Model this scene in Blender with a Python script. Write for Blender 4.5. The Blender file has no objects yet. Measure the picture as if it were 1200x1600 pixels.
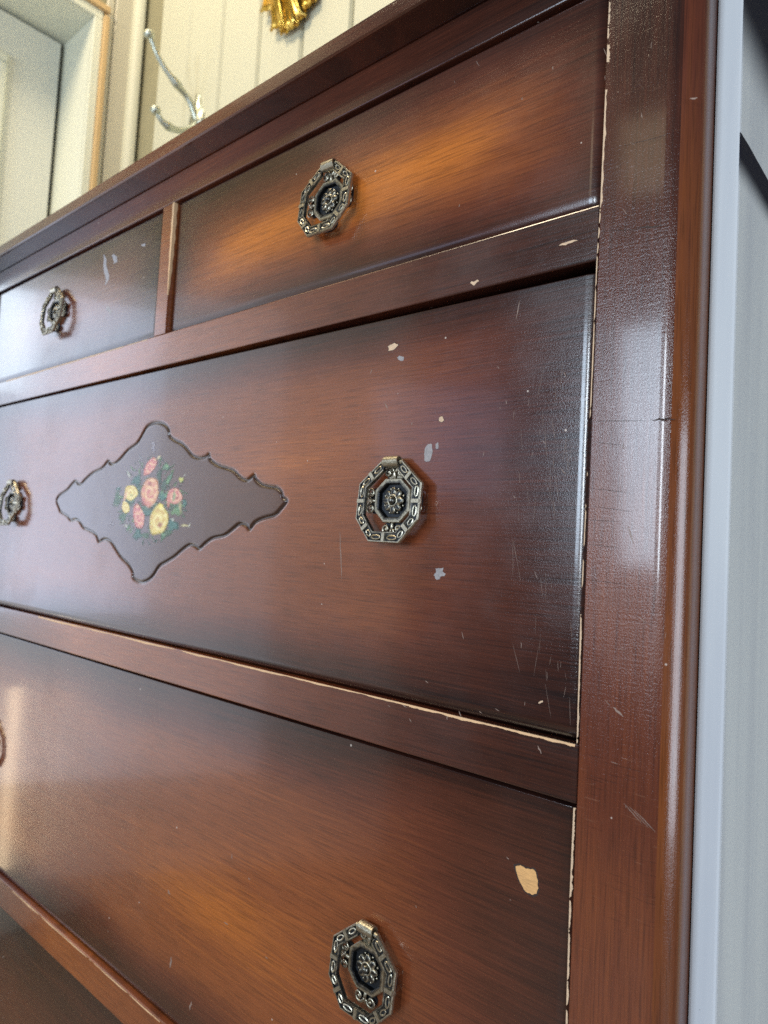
import bpy, bmesh, math, random
import numpy as np
from mathutils import Vector, Matrix

rnd = random.Random(7)
S = 0.30            # metres per layout unit (the camera stands one unit in front of the dresser)
CZ = 0.88           # camera height above the floor
scene = bpy.context.scene
C = scene.collection

# ------------------------------------------------------------------ camera
YAW, PITCH, ROLL, FPX = 0.720024064, 0.0565713492, 0.0556730288, 1097.26
cy, sy, cp, sp = math.cos(YAW), math.sin(YAW), math.cos(PITCH), math.sin(PITCH)
fw = Vector((-sy * cp, cy * cp, sp)); rt = Vector((cy, sy, 0)); up = rt.cross(fw)
cr, sr = math.cos(ROLL), math.sin(ROLL)
r2 = cr * rt + sr * up; u2 = -sr * rt + cr * up
cam = bpy.data.cameras.new('camera'); camo = bpy.data.objects.new('camera', cam); C.objects.link(camo)
M = Matrix((r2, u2, -fw)).transposed().to_4x4(); M.translation = Vector((0, -S, CZ)); camo.matrix_world = M
cam.sensor_fit = 'HORIZONTAL'; cam.sensor_width = 36.0; cam.lens = 36.0 * FPX / 1200.0
cam.clip_start = 0.02; cam.clip_end = 60
cam.dof.use_dof = True; cam.dof.focus_distance = 0.37; cam.dof.aperture_fstop = 15.0
scene.camera = camo
scene.cycles.use_denoising = False

# ------------------------------------------------------------------ world and lamps
w = bpy.data.worlds.new('World'); scene.world = w; w.use_nodes = True
bg = w.node_tree.nodes['Background']; bg.inputs[0].default_value = (0.92, 0.93, 1.0, 1); bg.inputs[1].default_value = 0.08
def area(name, loc, target, sx, sy_, power, col, spread=180):
    l = bpy.data.lights.new(name, 'AREA'); l.shape = 'RECTANGLE'; l.size = sx; l.size_y = sy_; l.energy = power; l.color = col
    l.spread = math.radians(spread)
    o = bpy.data.objects.new(name, l); C.objects.link(o); o.location = loc
    d = Vector(target) - Vector(loc); o.rotation_euler = d.to_track_quat('-Z', 'Y').to_euler(); return o
area('window_light_side', (-1.46, -0.36, CZ + 0.16), (-0.7, 0.0, CZ + 0.05), 0.34, 0.66, 1.3, (0.56, 0.70, 1.0))
area('window_light_side_low', (-1.465, -0.50, CZ + 0.02), (-0.6, 0.0, CZ + 0.02), 0.66, 1.10, 2.2, (0.74, 0.82, 1.0))
area('window_light_side_wide', (-1.47, -0.66, CZ - 0.02), (-0.5, 0.0, CZ), 1.05, 1.50, 1.7, (0.86, 0.90, 1.0))
area('window_light_pane', (-1.46, -0.20, CZ + 0.37), (-0.8, 0.0, CZ + 0.2), 0.12, 0.20, 0.16, (0.80, 0.93, 1.0))
area('window_light_left', (-1.46, -1.35, CZ + 0.36), (-0.3, 0.0, CZ + 0.1), 0.75, 0.34, 1.2, (0.60, 0.68, 1.0))
area('warm_streak_light', (-1.46, -0.285, CZ - 0.48), (-0.75, 0.0, CZ - 0.28), 0.022, 0.34, 0.16, (1.0, 0.74, 0.45))  # added strip lamp that gives the warm streak reflected in the drawers
area('window_light_front', (-0.80, -2.2, CZ + 0.42), (-0.3, 0.0, CZ), 0.46, 0.85, 21, (0.68, 0.83, 1.0))
area('edge_glint_light', (-0.10, -2.2, CZ + 0.36), (-0.1, 0.0, CZ), 0.17, 0.80, 19, (0.80, 0.90, 1.0))  # added strip lamp that draws the bright line on the post's rounded edge
area('added_light_right', (1.3, -0.7, CZ - 0.15), (0.0, 0.1, CZ - 0.15), 0.8, 1.0, 18, (0.76, 0.86, 1.0))  # added cool lamp, no known window; brightens the white board's side
area('front_lamp', (-0.95, -2.2, CZ + 1.52), (-0.4, 0.0, CZ + 0.1), 0.26, 0.26, 0.8, (1.0, 0.80, 0.52))
area('ceiling_lamp', (-1.0, -0.68, CZ + 1.84), (-0.7, 0.1, CZ + 0.2), 0.5, 0.5, 24, (1.0, 0.83, 0.58))
area('wall_fill_light', (-1.05, 0.22, CZ + 1.7), (-1.25, 0.42, CZ + 0.9), 0.5, 0.3, 2.6, (1.0, 0.94, 0.74))  # added lamp, not a fitting; brightens the boarded wall and door
vs = scene.view_settings
vs.view_transform = 'Standard'; vs.look = 'None'; vs.gamma = 1; vs.use_curve_mapping = False; vs.exposure = 0.0

# ------------------------------------------------------------------ helpers: points
def U(X, Y, Z): return Vector((S * X, S * (Y - 1.0), CZ + S * Z))
def ray(px, py):
    x = (px - 600.0) / FPX; y = (py - 800.0) / FPX
    return r2 * x - u2 * y + fw
def onY(px, py, Y):           # photo point -> layout point on a plane parallel to the dresser front
    d = ray(px, py); t = Y / d.y; return (d.x * t, Y, d.z * t)
def onX(px, py, X):
    d = ray(px, py); t = X / d.x; return (X, d.y * t, d.z * t)

# ------------------------------------------------------------------ helpers: objects
def link(name, me, mats, parent=None, loc=None, smooth=False):
    o = bpy.data.objects.new(name, me); C.objects.link(o)
    for m in (mats if isinstance(mats, (list, tuple)) else [mats]): me.materials.append(m)
    if loc is not None: o.location = loc
    if parent is not None: o.parent = parent
    if smooth: me.polygons.foreach_set('use_smooth', [True] * len(me.polygons))
    return o
def mesh(name, verts, faces, origin=None):
    me = bpy.data.meshes.new(name)
    if origin is not None: verts = [Vector(v) - Vector(origin) for v in verts]
    me.from_pydata([tuple(v) for v in verts], [], faces); me.update(); return me
def fixn(me):
    bm = bmesh.new(); bm.from_mesh(me); bmesh.ops.recalc_face_normals(bm, faces=bm.faces); bm.to_mesh(me); bm.free(); return me
def empty(name, loc=(0, 0, 0)):
    o = bpy.data.objects.new(name, None); C.objects.link(o); o.location = loc; o.empty_display_size = .05; return o
def tag(o, label=None, cat=None, group=None, kind=None):
    if label: o['label'] = label
    if cat: o['category'] = cat
    if group: o['group'] = group
    if kind: o['kind'] = kind
    return o
def box_mesh(name, a, b, bev=0.0, seg=2, origin=None):
    """bevelled box between world corners a and b"""
    bm = bmesh.new(); bmesh.ops.create_cube(bm, size=1.0)
    a = Vector(a); b = Vector(b); c = (a + b) / 2; d = b - a
    for v in bm.verts: v.co = Vector((v.co.x * abs(d.x), v.co.y * abs(d.y), v.co.z * abs(d.z))) + c - (Vector(origin) if origin is not None else Vector())
    if bev > 0: bmesh.ops.bevel(bm, geom=bm.edges[:], offset=bev, segments=seg, profile=.5, affect='EDGES')
    bmesh.ops.recalc_face_normals(bm, faces=bm.faces)
    me = bpy.data.meshes.new(name); bm.to_mesh(me); bm.free(); return me
def extrude_profile(pts, a, b, fn, closed=True):
    """profile points (p,q) swept from t=a to t=b; fn(p,q,t) -> world"""
    n = len(pts); v = [fn(p, q, a) for p, q in pts] + [fn(p, q, b) for p, q in pts]
    f = [(i, (i + 1) % n, n + (i + 1) % n, n + i) for i in range(n if closed else n - 1)]
    if closed: f += [tuple(range(n - 1, -1, -1)), tuple(range(n, 2 * n))]
    return v, f

# ------------------------------------------------------------------ helpers: materials
class N:
    def __init__(s, name):
        s.m = bpy.data.materials.new(name); s.m.use_nodes = True; s.t = s.m.node_tree; s.b = s.t.nodes['Principled BSDF']
    def n(s, typ, **kw):
        x = s.t.nodes.new(typ)
        for k, v in kw.items(): setattr(x, k, v)
        return x
    def put(s, sock, v):
        if isinstance(v, bpy.types.NodeSocket): s.t.links.new(v, sock)
        elif isinstance(v, (tuple, list)) and len(v) == 3 and sock.type == 'RGBA': sock.default_value = (*v, 1)
        else: sock.default_value = v
    def math(s, op, a, b=0.0, c=0.0, clamp=False):
        x = s.n('ShaderNodeMath', operation=op, use_clamp=clamp); s.put(x.inputs[0], a); s.put(x.inputs[1], b); s.put(x.inputs[2], c); return x.outputs[0]
    def coord(s, out='Object'): return s.n('ShaderNodeTexCoord').outputs[out]
    def map(s, vec, scale=(1, 1, 1), loc=(0, 0, 0), rot=(0, 0, 0)):
        x = s.n('ShaderNodeMapping'); s.put(x.inputs['Vector'], vec); x.inputs['Scale'].default_value = scale; x.inputs['Location'].default_value = loc; x.inputs['Rotation'].default_value = rot; return x.outputs[0]
    def noise(s, vec, scale=5, detail=4, rough=.5, dist=0.0):
        x = s.n('ShaderNodeTexNoise'); s.put(x.inputs['Vector'], vec); x.inputs['Scale'].default_value = scale; x.inputs['Detail'].default_value = detail; x.inputs['Roughness'].default_value = rough; x.inputs['Distortion'].default_value = dist; return x.outputs[0]
    def sep(s, vec):
        x = s.n('ShaderNodeSeparateXYZ'); s.put(x.inputs[0], vec); return x.outputs
    def ss(s, v, lo, hi, to0=0.0, to1=1.0):
        x = s.n('ShaderNodeMapRange', interpolation_type='SMOOTHSTEP'); s.put(x.inputs[0], v)
        for i, q in enumerate((lo, hi, to0, to1)): s.put(x.inputs[i + 1], q)
        return x.outputs[0]
    def mix(s, f, a, b, mode='MIX'):
        x = s.n('ShaderNodeMix', data_type='RGBA', blend_type=mode); s.put(x.inputs[0], f); s.put(x.inputs[6], a); s.put(x.inputs[7], b); return x.outputs[2]
    def ramp(s, f, stops):
        x = s.n('ShaderNodeValToRGB'); s.put(x.inputs[0], f); e = x.color_ramp.elements
        while len(e) < len(stops): e.new(0.5)
        for q, (p, c) in zip(e, stops): q.position = p; q.color = (*c, 1)
        return x.outputs[0]
    def bump(s, h, strength=.2, dist=.001, prev=None):
        x = s.n('ShaderNodeBump'); x.inputs['Strength'].default_value = strength; x.inputs['Distance'].default_value = dist; s.put(x.inputs['Height'], h)
        if prev is not None: s.put(x.inputs['Normal'], prev)
        return x.outputs[0]
    def attr(s, name):
        x = s.n('ShaderNodeAttribute'); x.attribute_name = name; return x
    def set(s, **kw):
        for k, v in kw.items(): s.put(s.b.inputs[k.replace('_', ' ')], v)
        return s.m

DARK = (0.014, 0.0065, 0.0058); RED = (0.104, 0.0275, 0.014); BROWN = (0.215, 0.061, 0.0195); ORANGE = (0.48, 0.145, 0.023)

def wood(name, half=None, border=(.1, .05), axis='X', tone=(DARK, RED, BROWN, ORANGE), level=.5, seed=0.0, spots=(), inlay=False, rough=.19, peelk=.10, craze=False):
    k = N(name); oc = k.coord()
    g = (1, 1, 1)
    off = (seed * 3.1, seed * 1.7, seed * 2.3)
    if axis == 'X': s1, s2, s3 = (5, 5, 26), (16, 16, 760), (45, 45, 1900)
    else: s1, s2, s3 = (26, 26, 5), (760, 760, 16), (1900, 1900, 45)
    warp = k.noise(k.map(oc, (9, 9, 9), off), 1.0, 2)
    big = k.noise(k.map(oc, s1, off), 1.0, 3, .5, .6)
    fine = k.noise(k.map(oc, s2, off), 1.0, 4, .6, .3)
    pore = k.noise(k.map(oc, s3, off), 1.0, 2, .5)
    # burst finish: stained dark towards the drawer's edges, pale in its middle
    if half:
        x, y, z = k.sep(oc)
        ax = k.math('DIVIDE', k.math('SUBTRACT', half[0], k.math('ABSOLUTE', x)), border[0])
        az = k.math('DIVIDE', k.math('SUBTRACT', half[1], k.math('ABSOLUTE', z)), border[1])
        e = k.math('SMOOTH_MIN', ax, az, .5)
        e = k.math('ADD', e, k.math('MULTIPLY', k.math('SUBTRACT', warp, .5), .6))
        f = k.ss(e, -0.1, 1.0, .10, 1.0)
        f = k.math('MULTIPLY', f, level)
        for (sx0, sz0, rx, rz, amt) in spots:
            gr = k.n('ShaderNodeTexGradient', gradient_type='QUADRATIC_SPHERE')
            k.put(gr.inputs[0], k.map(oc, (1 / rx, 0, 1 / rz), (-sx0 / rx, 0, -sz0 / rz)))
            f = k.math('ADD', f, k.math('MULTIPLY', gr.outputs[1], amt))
    else:
        f = k.ss(warp, .25, .75, level - .22, level + .22)
    f = k.math('ADD', f, k.math('MULTIPLY', k.math('SUBTRACT', big, .5), .22))
    f = k.math('ADD', f, k.math('MULTIPLY', k.math('SUBTRACT', fine, .5), .36), clamp=True)
    col = k.ramp(f, [(0.0, tone[0]), (.36, tone[1]), (.66, tone[2]), (1.0, tone[3])])
    col = k.mix(k.ss(pore, .50, .34, 0, .36), col, (0.012, .005, .004))
    if inlay:
        at = k.attr('inlay'); r_, g_, b_ = (k.n('ShaderNodeSeparateColor') for _ in range(3))
        sc = r_; k.put(sc.inputs[0], at.outputs['Color'])
        col = k.mix(k.math('MULTIPLY', sc.outputs[0], .80), col, (0.032, .0115, .0068))
        col = k.mix(k.math('MULTIPLY', sc.outputs[1], .93), col, (0.006, .005, .006))
    # tiny flecks and nicks in the finish
    vo = k.n('ShaderNodeTexVoronoi'); k.put(vo.inputs['Vector'], k.map(oc, (95, 95, 95), off)); vo.inputs['Scale'].default_value = 1
    rad = k.math('MULTIPLY', k.ss(k.sep(vo.outputs['Color'])[0], .80, 1.0), .065)
    fleck = k.math('LESS_THAN', vo.outputs['Distance'], rad)
    col = k.mix(k.math('MULTIPLY', fleck, .75), col, (0.50, .42, .36))
    if craze:
        cz = k.noise(k.map(oc, (55, 55, 1100), off), 1.0, 3, .55); cv = k.noise(k.map(oc, (14, 14, 14), off), 1.0, 3)
        col = k.mix(k.math('MULTIPLY', k.ss(cz, .40, .30, 0, .45), k.ss(cv, .40, .62)), col, (.015, .007, .006))
        col = k.mix(k.math('MULTIPLY', k.ss(cz, .64, .74, 0, .35), k.ss(cv, .40, .62)), col, (.30, .16, .10))
    # lacquer
    sm = k.noise(k.map(oc, (7, 7, 7), off), 1.0, 5, .65)
    ro = k.ss(sm, .32, .75, rough - .05, rough + .14)
    ro = k.math('ADD', ro, k.math('MULTIPLY', fleck, .2))
    peel = k.noise(k.map(oc, (1500, 1500, 1500) if axis == 'X' else (2200, 2200, 900), off), 1.0, 2, .6)
    nb = k.bump(peel, peelk, .0006)
    nb = k.bump(fine, .10, .0006, nb)
    if craze: nb = k.bump(cz, .11, .0006, nb)
    nb = k.bump(k.noise(k.map(oc, (24, 24, 24), off), 1.0, 2), .05, .003, nb)
    return k.set(Base_Color=col, Roughness=ro, Normal=nb, Specular_IOR_Level=.55, Coat_Weight=.45, Coat_Roughness=.09)

def plain(name, col, rough=.5, var=.15, scale=12, metallic=0.0, bump=0.0, bscale=200, stretch=(1, 1, 1)):
    k = N(name); oc = k.coord(); f = k.noise(k.map(oc, stretch), scale, 5, .6)
    c = k.mix(f, tuple(q * (1 - var) for q in col), tuple(min(1, q * (1 + var)) for q in col))
    kw = dict(Base_Color=c, Roughness=k.ss(f, .3, .7, rough * .85, min(1, rough * 1.15)), Metallic=metallic)
    if bump: kw['Normal'] = k.bump(k.noise(k.map(oc, stretch), bscale, 3), bump, .001)
    return k.set(**kw)

def metal(name):
    k = N(name); oc = k.coord()
    geo = k.n('ShaderNodeNewGeometry'); pt = geo.outputs['Pointiness']
    n1 = k.noise(oc, 260, 4, .6); n2 = k.noise(oc, 900, 3, .6)
    f = k.math('ADD', k.ss(pt, .49, .60), k.math('ADD', .12, k.math('MULTIPLY', k.math('SUBTRACT', n1, .5), 1.2)), clamp=True)
    col = k.ramp(f, [(0, (.022, .025, .030)), (.5, (.065, .066, .066)), (.8, (.15, .143, .12)), (1, (.40, .365, .28))])
    ro = k.ss(n2, .3, .7, .22, .45)
    return k.set(Base_Color=col, Metallic=.92, Roughness=ro, Normal=k.bump(n2, .25, .0004))

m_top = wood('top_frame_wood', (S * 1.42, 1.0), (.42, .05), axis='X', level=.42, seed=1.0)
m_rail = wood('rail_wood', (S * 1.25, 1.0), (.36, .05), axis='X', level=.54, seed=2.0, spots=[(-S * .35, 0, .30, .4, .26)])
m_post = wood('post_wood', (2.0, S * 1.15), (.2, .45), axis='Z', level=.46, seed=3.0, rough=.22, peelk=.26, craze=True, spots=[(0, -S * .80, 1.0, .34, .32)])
m_mould = wood('moulding_wood', (2.0, S * 1.2), (.2, .30), axis='Z', level=.62, peelk=.14, rough=.15, seed=4.0, tone=(DARK, RED, (.17, .05, .014), (.30, .085, .016)))
m_raw = plain('raw_wood', (.62, .40, .22), .7, .25, 160, stretch=(1, 1, .3))
m_pale = plain('pale_chipped_wood_and_glint', (.54, .39, .26), .75, .45, 420)
m_chip = plain('chipped_veneer', (.58, .33, .13), .85, .5, 420, bump=.5, bscale=900, stretch=(.3, 1, 1))
m_scuff = plain('grey_scuff', (.25, .235, .24), .5, .5, 500)
m_black = plain('dark_interior', (.012, .008, .007), .8, .2, 40)
m_crack = plain('dark_crack', (.020, .008, .006), .7, .2, 40)
m_metal = metal('antique_brass')
m_patina = plain('dark_patina', (.030, .034, .040), .42, .5, 700, metallic=.7)

# ================================================================== setting
def wallpaint(name, col, rough=.45):
    k = N(name); oc = k.coord('Object')
    f = k.noise(k.map(oc, (6, 6, 1.5)), 1.0, 5, .6); d = k.noise(k.map(oc, (60, 60, 6)), 1.0, 4, .6)
    c = k.mix(f, tuple(q * .93 for q in col), col)
    c = k.mix(k.ss(d, .62, .8, 0, .25), c, tuple(q * .72 for q in col))
    return k.set(Base_Color=c, Roughness=rough, Normal=k.bump(d, .08, .001))
m_wall = wallpaint('cream_paint', (.60, .58, .43)); m_wall2 = wallpaint('side_wall_paint', (.60, .55, .42)); m_jamb = wallpaint('white_jamb_paint', (.76, .76, .62), .4)
m_door = wallpaint('door_paint', (.72, .72, .63), .4)
m_groove = plain('groove_shadow_paint', (.30, .27, .16), .7)

fl = link('floor', mesh('floor', [(-2.2, -3.2, 0), (1.6, -3.2, 0), (1.6, .6, 0), (-2.2, .6, 0)], [(0, 1, 2, 3)]), plain('floor_boards', (.23, .16, .10), .5, .3, 3, stretch=(1, 12, 1)))
tag(fl, 'brown wooden floor under the dresser', None, kind='structure')
YW = S * (2.5 - 1.0); XW = S * -4.93; HW = 2.75
bw = S * 0.40
wall = tag(link('wall', mesh('wall', [(XW, YW + .010, 0), (1.0, YW + .010, 0), (1.0, YW + .010, HW), (XW, YW + .010, HW)], [(0, 1, 2, 3)]), m_groove), 'cream wall of upright tongue and groove boards behind the dresser', None, kind='structure')
bprof = [(0.001, .0055), (.0035, .0), (bw - .0035, .0), (bw - .001, .0055)]
def board_mesh(axis):
    pts = [(bw * .5 - .002, .0095), (-bw * .5 + .002, .0095), (-bw * .5 + .002, .005), (-bw * .5 + .006, 0), (bw * .5 - .006, 0), (bw * .5 - .002, .005)]
    if axis == 'X': v, f = extrude_profile(pts, 0, HW, lambda p, q, t: (p, q, t))
    else: v, f = extrude_profile(pts, 0, HW, lambda p, q, t: (-q, p, t))
    return fixn(mesh('board', v, f))
bm_back = board_mesh('X'); bm_back.materials.append(m_wall)
x0 = S * 2.5 * -1.689
i = -2
while True:
    xc = x0 + bw * (i + .5)
    if xc > .95: break
    if xc - bw / 2 > XW - .02:
        o = bpy.data.objects.new('board', bm_back); C.objects.link(o); o.location = (xc, YW, 0); o.parent = wall
    i += 1
# side wall with the doorway
YO = S * (2.149 - 1); ZO = CZ + S * 3.745; YO2 = YO - .95
vs_ = [(XW - .006, YW, 0), (XW - .006, YO, 0), (XW - .006, YO, ZO), (XW - .006, YO2, ZO), (XW - .006, YO2, 0), (XW - .006, -1.5, 0), (XW - .006, -1.5, HW), (XW - .006, YW, HW)]
wl = tag(link('wall_left', mesh('wall_left', vs_, [(0, 1, 2, 7), (2, 3, 6, 7), (3, 4, 5, 6)]), m_groove), 'cream boarded side wall holding the doorway', None, kind='structure')
def side_board(ya, yb, za, zb):
    o = link('board', box_mesh('board', (XW - .0055, ya + .0012, za), (XW, yb - .0012, zb), .0022, 1), m_wall2, wl); return o
ys = S * (2.30 - 1)
side_board(ys, YW, 0, HW); side_board(YO + .026, ys, 0, HW)
yy = YO
while yy > -1.4:
    side_board(yy - .12, yy, ZO + .022, HW); yy -= .12
# quarter round trim in the corner
qr = [(.0, .0)] + [(.02 * math.cos(a), .02 * math.sin(a)) for a in np.linspace(0, math.pi / 2, 7)]
v, f = extrude_profile(qr, 0, HW, lambda p, q, t: (XW + p, YW - q, t))
link('corner_trim', fixn(mesh('corner_trim', v, f)), m_wall, wall, smooth=False)

# door
door = tag(empty('door', (XW - .14, YO - .4, 0)), 'grey white panelled door set deep in its frame at upper left', 'door')
def dpart(name, a, b, mat, bev=.002):
    o = link(name, box_mesh(name, a, b, bev, 2, origin=door.location), mat, door); return o
XD = XW - .135
dpart('door_leaf', (XD - .04, YO2 + .005, .01), (XD, YO - .009, ZO - .009), m_door)
dpart('jamb', (XD - .05, YO + .0005, 0), (XW + .002, YO + .02, ZO), m_jamb)
dpart('lintel', (XD - .05, YO2 - .02, ZO + .0005), (XW + .002, YO + .02, ZO + .02), m_jamb)
dpart('jamb', (XD - .05, YO2 - .02, 0), (XW + .002, YO2 - .0005, ZO), m_jamb)
dpart('gap_strip', (XD - .052, YO - .008, 0), (XD - .012, YO, ZO - .009), plain('dark_gap', (.05, .05, .045), .8))  # near-black strip drawn as the dark gap around the door leaf
dpart('gap_strip', (XD - .052, YO2, ZO - .008), (XD - .012, YO, ZO), bpy.data.materials['dark_gap'])
m_trim = plain('raw_pine_trim', (.62, .42, .20), .6, .2, 30, stretch=(8, 8, .6))
dpart('trim_strip', (XW - .004, YO + .0205, 0), (XW + .009, YO + .032, ZO + .012), m_trim)
dpart('trim_strip', (XW - .004, YO2 - .03, ZO + .0205), (XW + .009, YO + .032, ZO + .034), m_trim)
# moulded glazed panel in the door
P = onX(12, 88, (XD / S)); yp, zp = S * (P[1] - 1), CZ + S * P[2]
fr = dpart('panel_frame', (XD - .001, yp - .5, zp - .02), (XD + .012, yp, zp), m_jamb, .005)
dpart('panel_frame', (XD - .001, yp - .02, .9), (XD + .0118, yp, zp - .0205), m_jamb, .005)
dpart('panel_frame', (XD - .001, yp - .5, .9), (XD + .0118, yp - .48, zp - .0205), m_jamb, .005)
dpart('panel_frame', (XD - .001, yp - .4795, .9), (XD + .0118, yp - .0205, .92), m_jamb, .005)
kk = N('pane_glass'); kk.set(Base_Color=(.75, .8, .82), Roughness=.12)
dpart('pane', (XD - .0005, yp - .4795, .92), (XD + .004, yp - .0205, zp - .0205), kk.m, 0)

# ================================================================== coat hook
def tube(pts, radii, seg=10, cap=True):
    V, F = [], []; n = len(pts); pts = [Vector(p) for p in pts]; ref = None
    for i in range(n):
        t = (pts[min(i + 1, n - 1)] - pts[max(i - 1, 0)]).normalized()
        if ref is None:
            ref = t.orthogonal().normalized()
        ref = (ref - t * ref.dot(t)).normalized(); b = t.cross(ref)
        for j in range(seg):
            a = 2 * math.pi * j / seg; V.append(pts[i] + (ref * math.cos(a) + b * math.sin(a)) * radii[i])
    for i in range(n - 1):
        for j in range(seg): F.append((i * seg + j, i * seg + (j + 1) % seg, (i + 1) * seg + (j + 1) % seg, (i + 1) * seg + j))
    if cap: F += [tuple(range(seg - 1, -1, -1)), tuple(range((n - 1) * seg, n * seg))]
    return V, F
def smooth_path(pts, k=6, closed=False):
    pts = [np.array(p, float) for p in pts]; n = len(pts); out = []
    for i in range(n if closed else n - 1):
        g = (lambda j: pts[j % n]) if closed else (lambda j: pts[max(0, min(n - 1, j))])
        p0, p1, p2, p3 = g(i - 1), g(i), g(i + 1), g(i + 2)
        for s in range(k):
            t = s / k
            out.append(.5 * ((2 * p1) + (-p0 + p2) * t + (2 * p0 - 5 * p1 + 4 * p2 - p3) * t * t + (-p0 + 3 * p1 - 3 * p2 + p3) * t ** 3))
    if not closed: out.append(pts[-1])
    return out
def merge(parts):
    V, F = [], []
    for v, f in parts:
        o = len(V); V += list(v); F += [tuple(i + o for i in q) for q in f]
    return V, F
def ball(c, r, sq=(1, 1, 1), u=14, v=8):
    V, F = [], []; c = Vector(c)
    for i in range(v + 1):
        th = math.pi * i / v
        for j in range(u):
            ph = 2 * math.pi * j / u
            V.append(c + Vector((r * sq[0] * math.sin(th) * math.cos(ph), r * sq[1] * math.sin(th) * math.sin(ph), r * sq[2] * math.cos(th))))
    for i in range(v):
        for j in range(u): F.append((i * u + j, i * u + (j + 1) % u, (i + 1) * u + (j + 1) % u, (i + 1) * u + j))
    return V, F
m_hook = plain('dull_nickel', (.50, .52, .43), .34, .25, 60, metallic=.9)
XH = -4.04
hk = tag(empty('coat_hook', U(XH, 2.5, 2.8)), 'dull silver two pronged coat hook on the cream boarded wall', 'coat hook')
def hp(l): return [U(*onX(x, y, XH)) for x, y in l]
a = smooth_path(hp([(233, 54), (239, 68), (248, 90), (262, 113), (280, 136), (294, 154), (302, 172), (308, 190)]), 5)
rr = [.0042 + .003 * (i / len(a)) + .003 * math.exp(-((i / len(a) - .52) / .05) ** 2) for i in range(len(a))]
v, f = merge([tube(a, rr), ball(a[0], .0105, (1, 1, .8))])
link('upper_prong', fixn(mesh('upper_prong', v, f, hk.location)), m_hook, hk, smooth=True)
a = smooth_path(hp([(243, 172), (249, 183), (258, 194), (275, 203), (292, 203), (308, 195)]), 5)
rr = [.0050 + .002 * (i / len(a)) + .003 * math.exp(-((i / len(a) - .45) / .06) ** 2) for i in range(len(a))]
v, f = merge([tube(a, rr), ball(a[0], .010, (1, 1, .9))])
link('lower_prong', fixn(mesh('lower_prong', v, f, hk.location)), m_hook, hk, smooth=True)
c0 = U(XH, 2.5, 2.80)
out = []
for t in np.linspace(0, 2 * math.pi, 40, endpoint=False):
    r = .030 + .006 * math.cos(4 * t); out.append((c0.x + .62 * r * math.sin(t), c0.z + 1.5 * r * math.cos(t)))
V = [(x, YW - .006, z) for x, z in out] + [(c0.x + (x - c0.x) * 1.08, YW, c0.z + (z - c0.z) * 1.06) for x, z in out] + [(c0.x, YW - .009, c0.z)]
n = len(out); F = [(i, (i + 1) % n, n + (i + 1) % n, n + i) for i in range(n)] + [(i, (i + 1) % n, 2 * n) for i in range(n)]
link('back_plate', fixn(mesh('back_plate', V, F, hk.location)), m_hook, hk, smooth=True)

# ================================================================== gilded ornament
k = N('gilding'); oc = k.coord(); n1 = k.noise(oc, 40, 5, .6)
m_gold = k.set(Base_Color=k.ramp(n1, [(.25, (.35, .15, .02)), (.5, (.70, .42, .07)), (.75, (.90, .66, .20))]), Metallic=1.0, Roughness=.20, Normal=k.bump(n1, .15, .003))
go = onY(458, 44, 2.47); gc = U(*go)
gold = tag(empty('gilded_ornament', gc), 'gilded carved leaf ornament hanging on the cream wall', 'ornament')
def leaf(base, tip, width, bulge, curl, nu=14, nv=8):
    base, tip = Vector(base), Vector(tip); ax = tip - base; L = ax.length; side = Vector((ax.z, 0, -ax.x)).normalized()
    V, F = [], []
    for i in range(nu + 1):
        t = i / nu; wv = width * (math.sin(math.pi * min(1, t * .64 + .26)) ** .55) * (1 - .12 * abs(math.sin(3 * math.pi * t)))
        for j in range(-nv, nv + 1):
            s = j / nv
            d = bulge * (1 - s * s) * math.sin(math.pi * (t * .8 + .2)) - .05 * bulge * math.cos(s * 7) + curl * t ** 3
            p = base + ax * t + side * (wv * s); V.append(Vector((p.x, p.y - .004 - max(d, -.003), p.z)))
    m_ = 2 * nv + 1
    for i in range(nu):
        for j in range(2 * nv): F.append((i * m_ + j, i * m_ + j + 1, (i + 1) * m_ + j + 1, (i + 1) * m_ + j))
    return V, F
gx, gz = gc.x, gc.z
specs = [((0, .16), (.0, -.004), .030, .034, .006), ((-.010, .15), (-.040, .014), .034, .030, .008), ((.012, .15), (.042, .016), .034, .030, .006),
         ((-.006, .12), (-.020, -.002), .020, .040, .006), ((.008, .12), (.024, .002), .020, .040, .006),
         ((-.02, .20), (-.070, .06), .036, .022, .01), ((.02, .20), (.070, .06), .036, .022, .01), ((0, .16), (0, .32), .05, .03, .01)]
for (bx, bz), (tx, tz), wd, bu, cu in specs:
    v, f = leaf((gx + bx, YW - .004, gz + bz), (gx + tx, YW - .004, gz + tz), wd, bu, cu)
    o = link('leaf', fixn(mesh('leaf', v, f, gc)), m_gold, gold, smooth=True)
    sm = o.modifiers.new('thick', 'SOLIDIFY'); sm.thickness = .003

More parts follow.
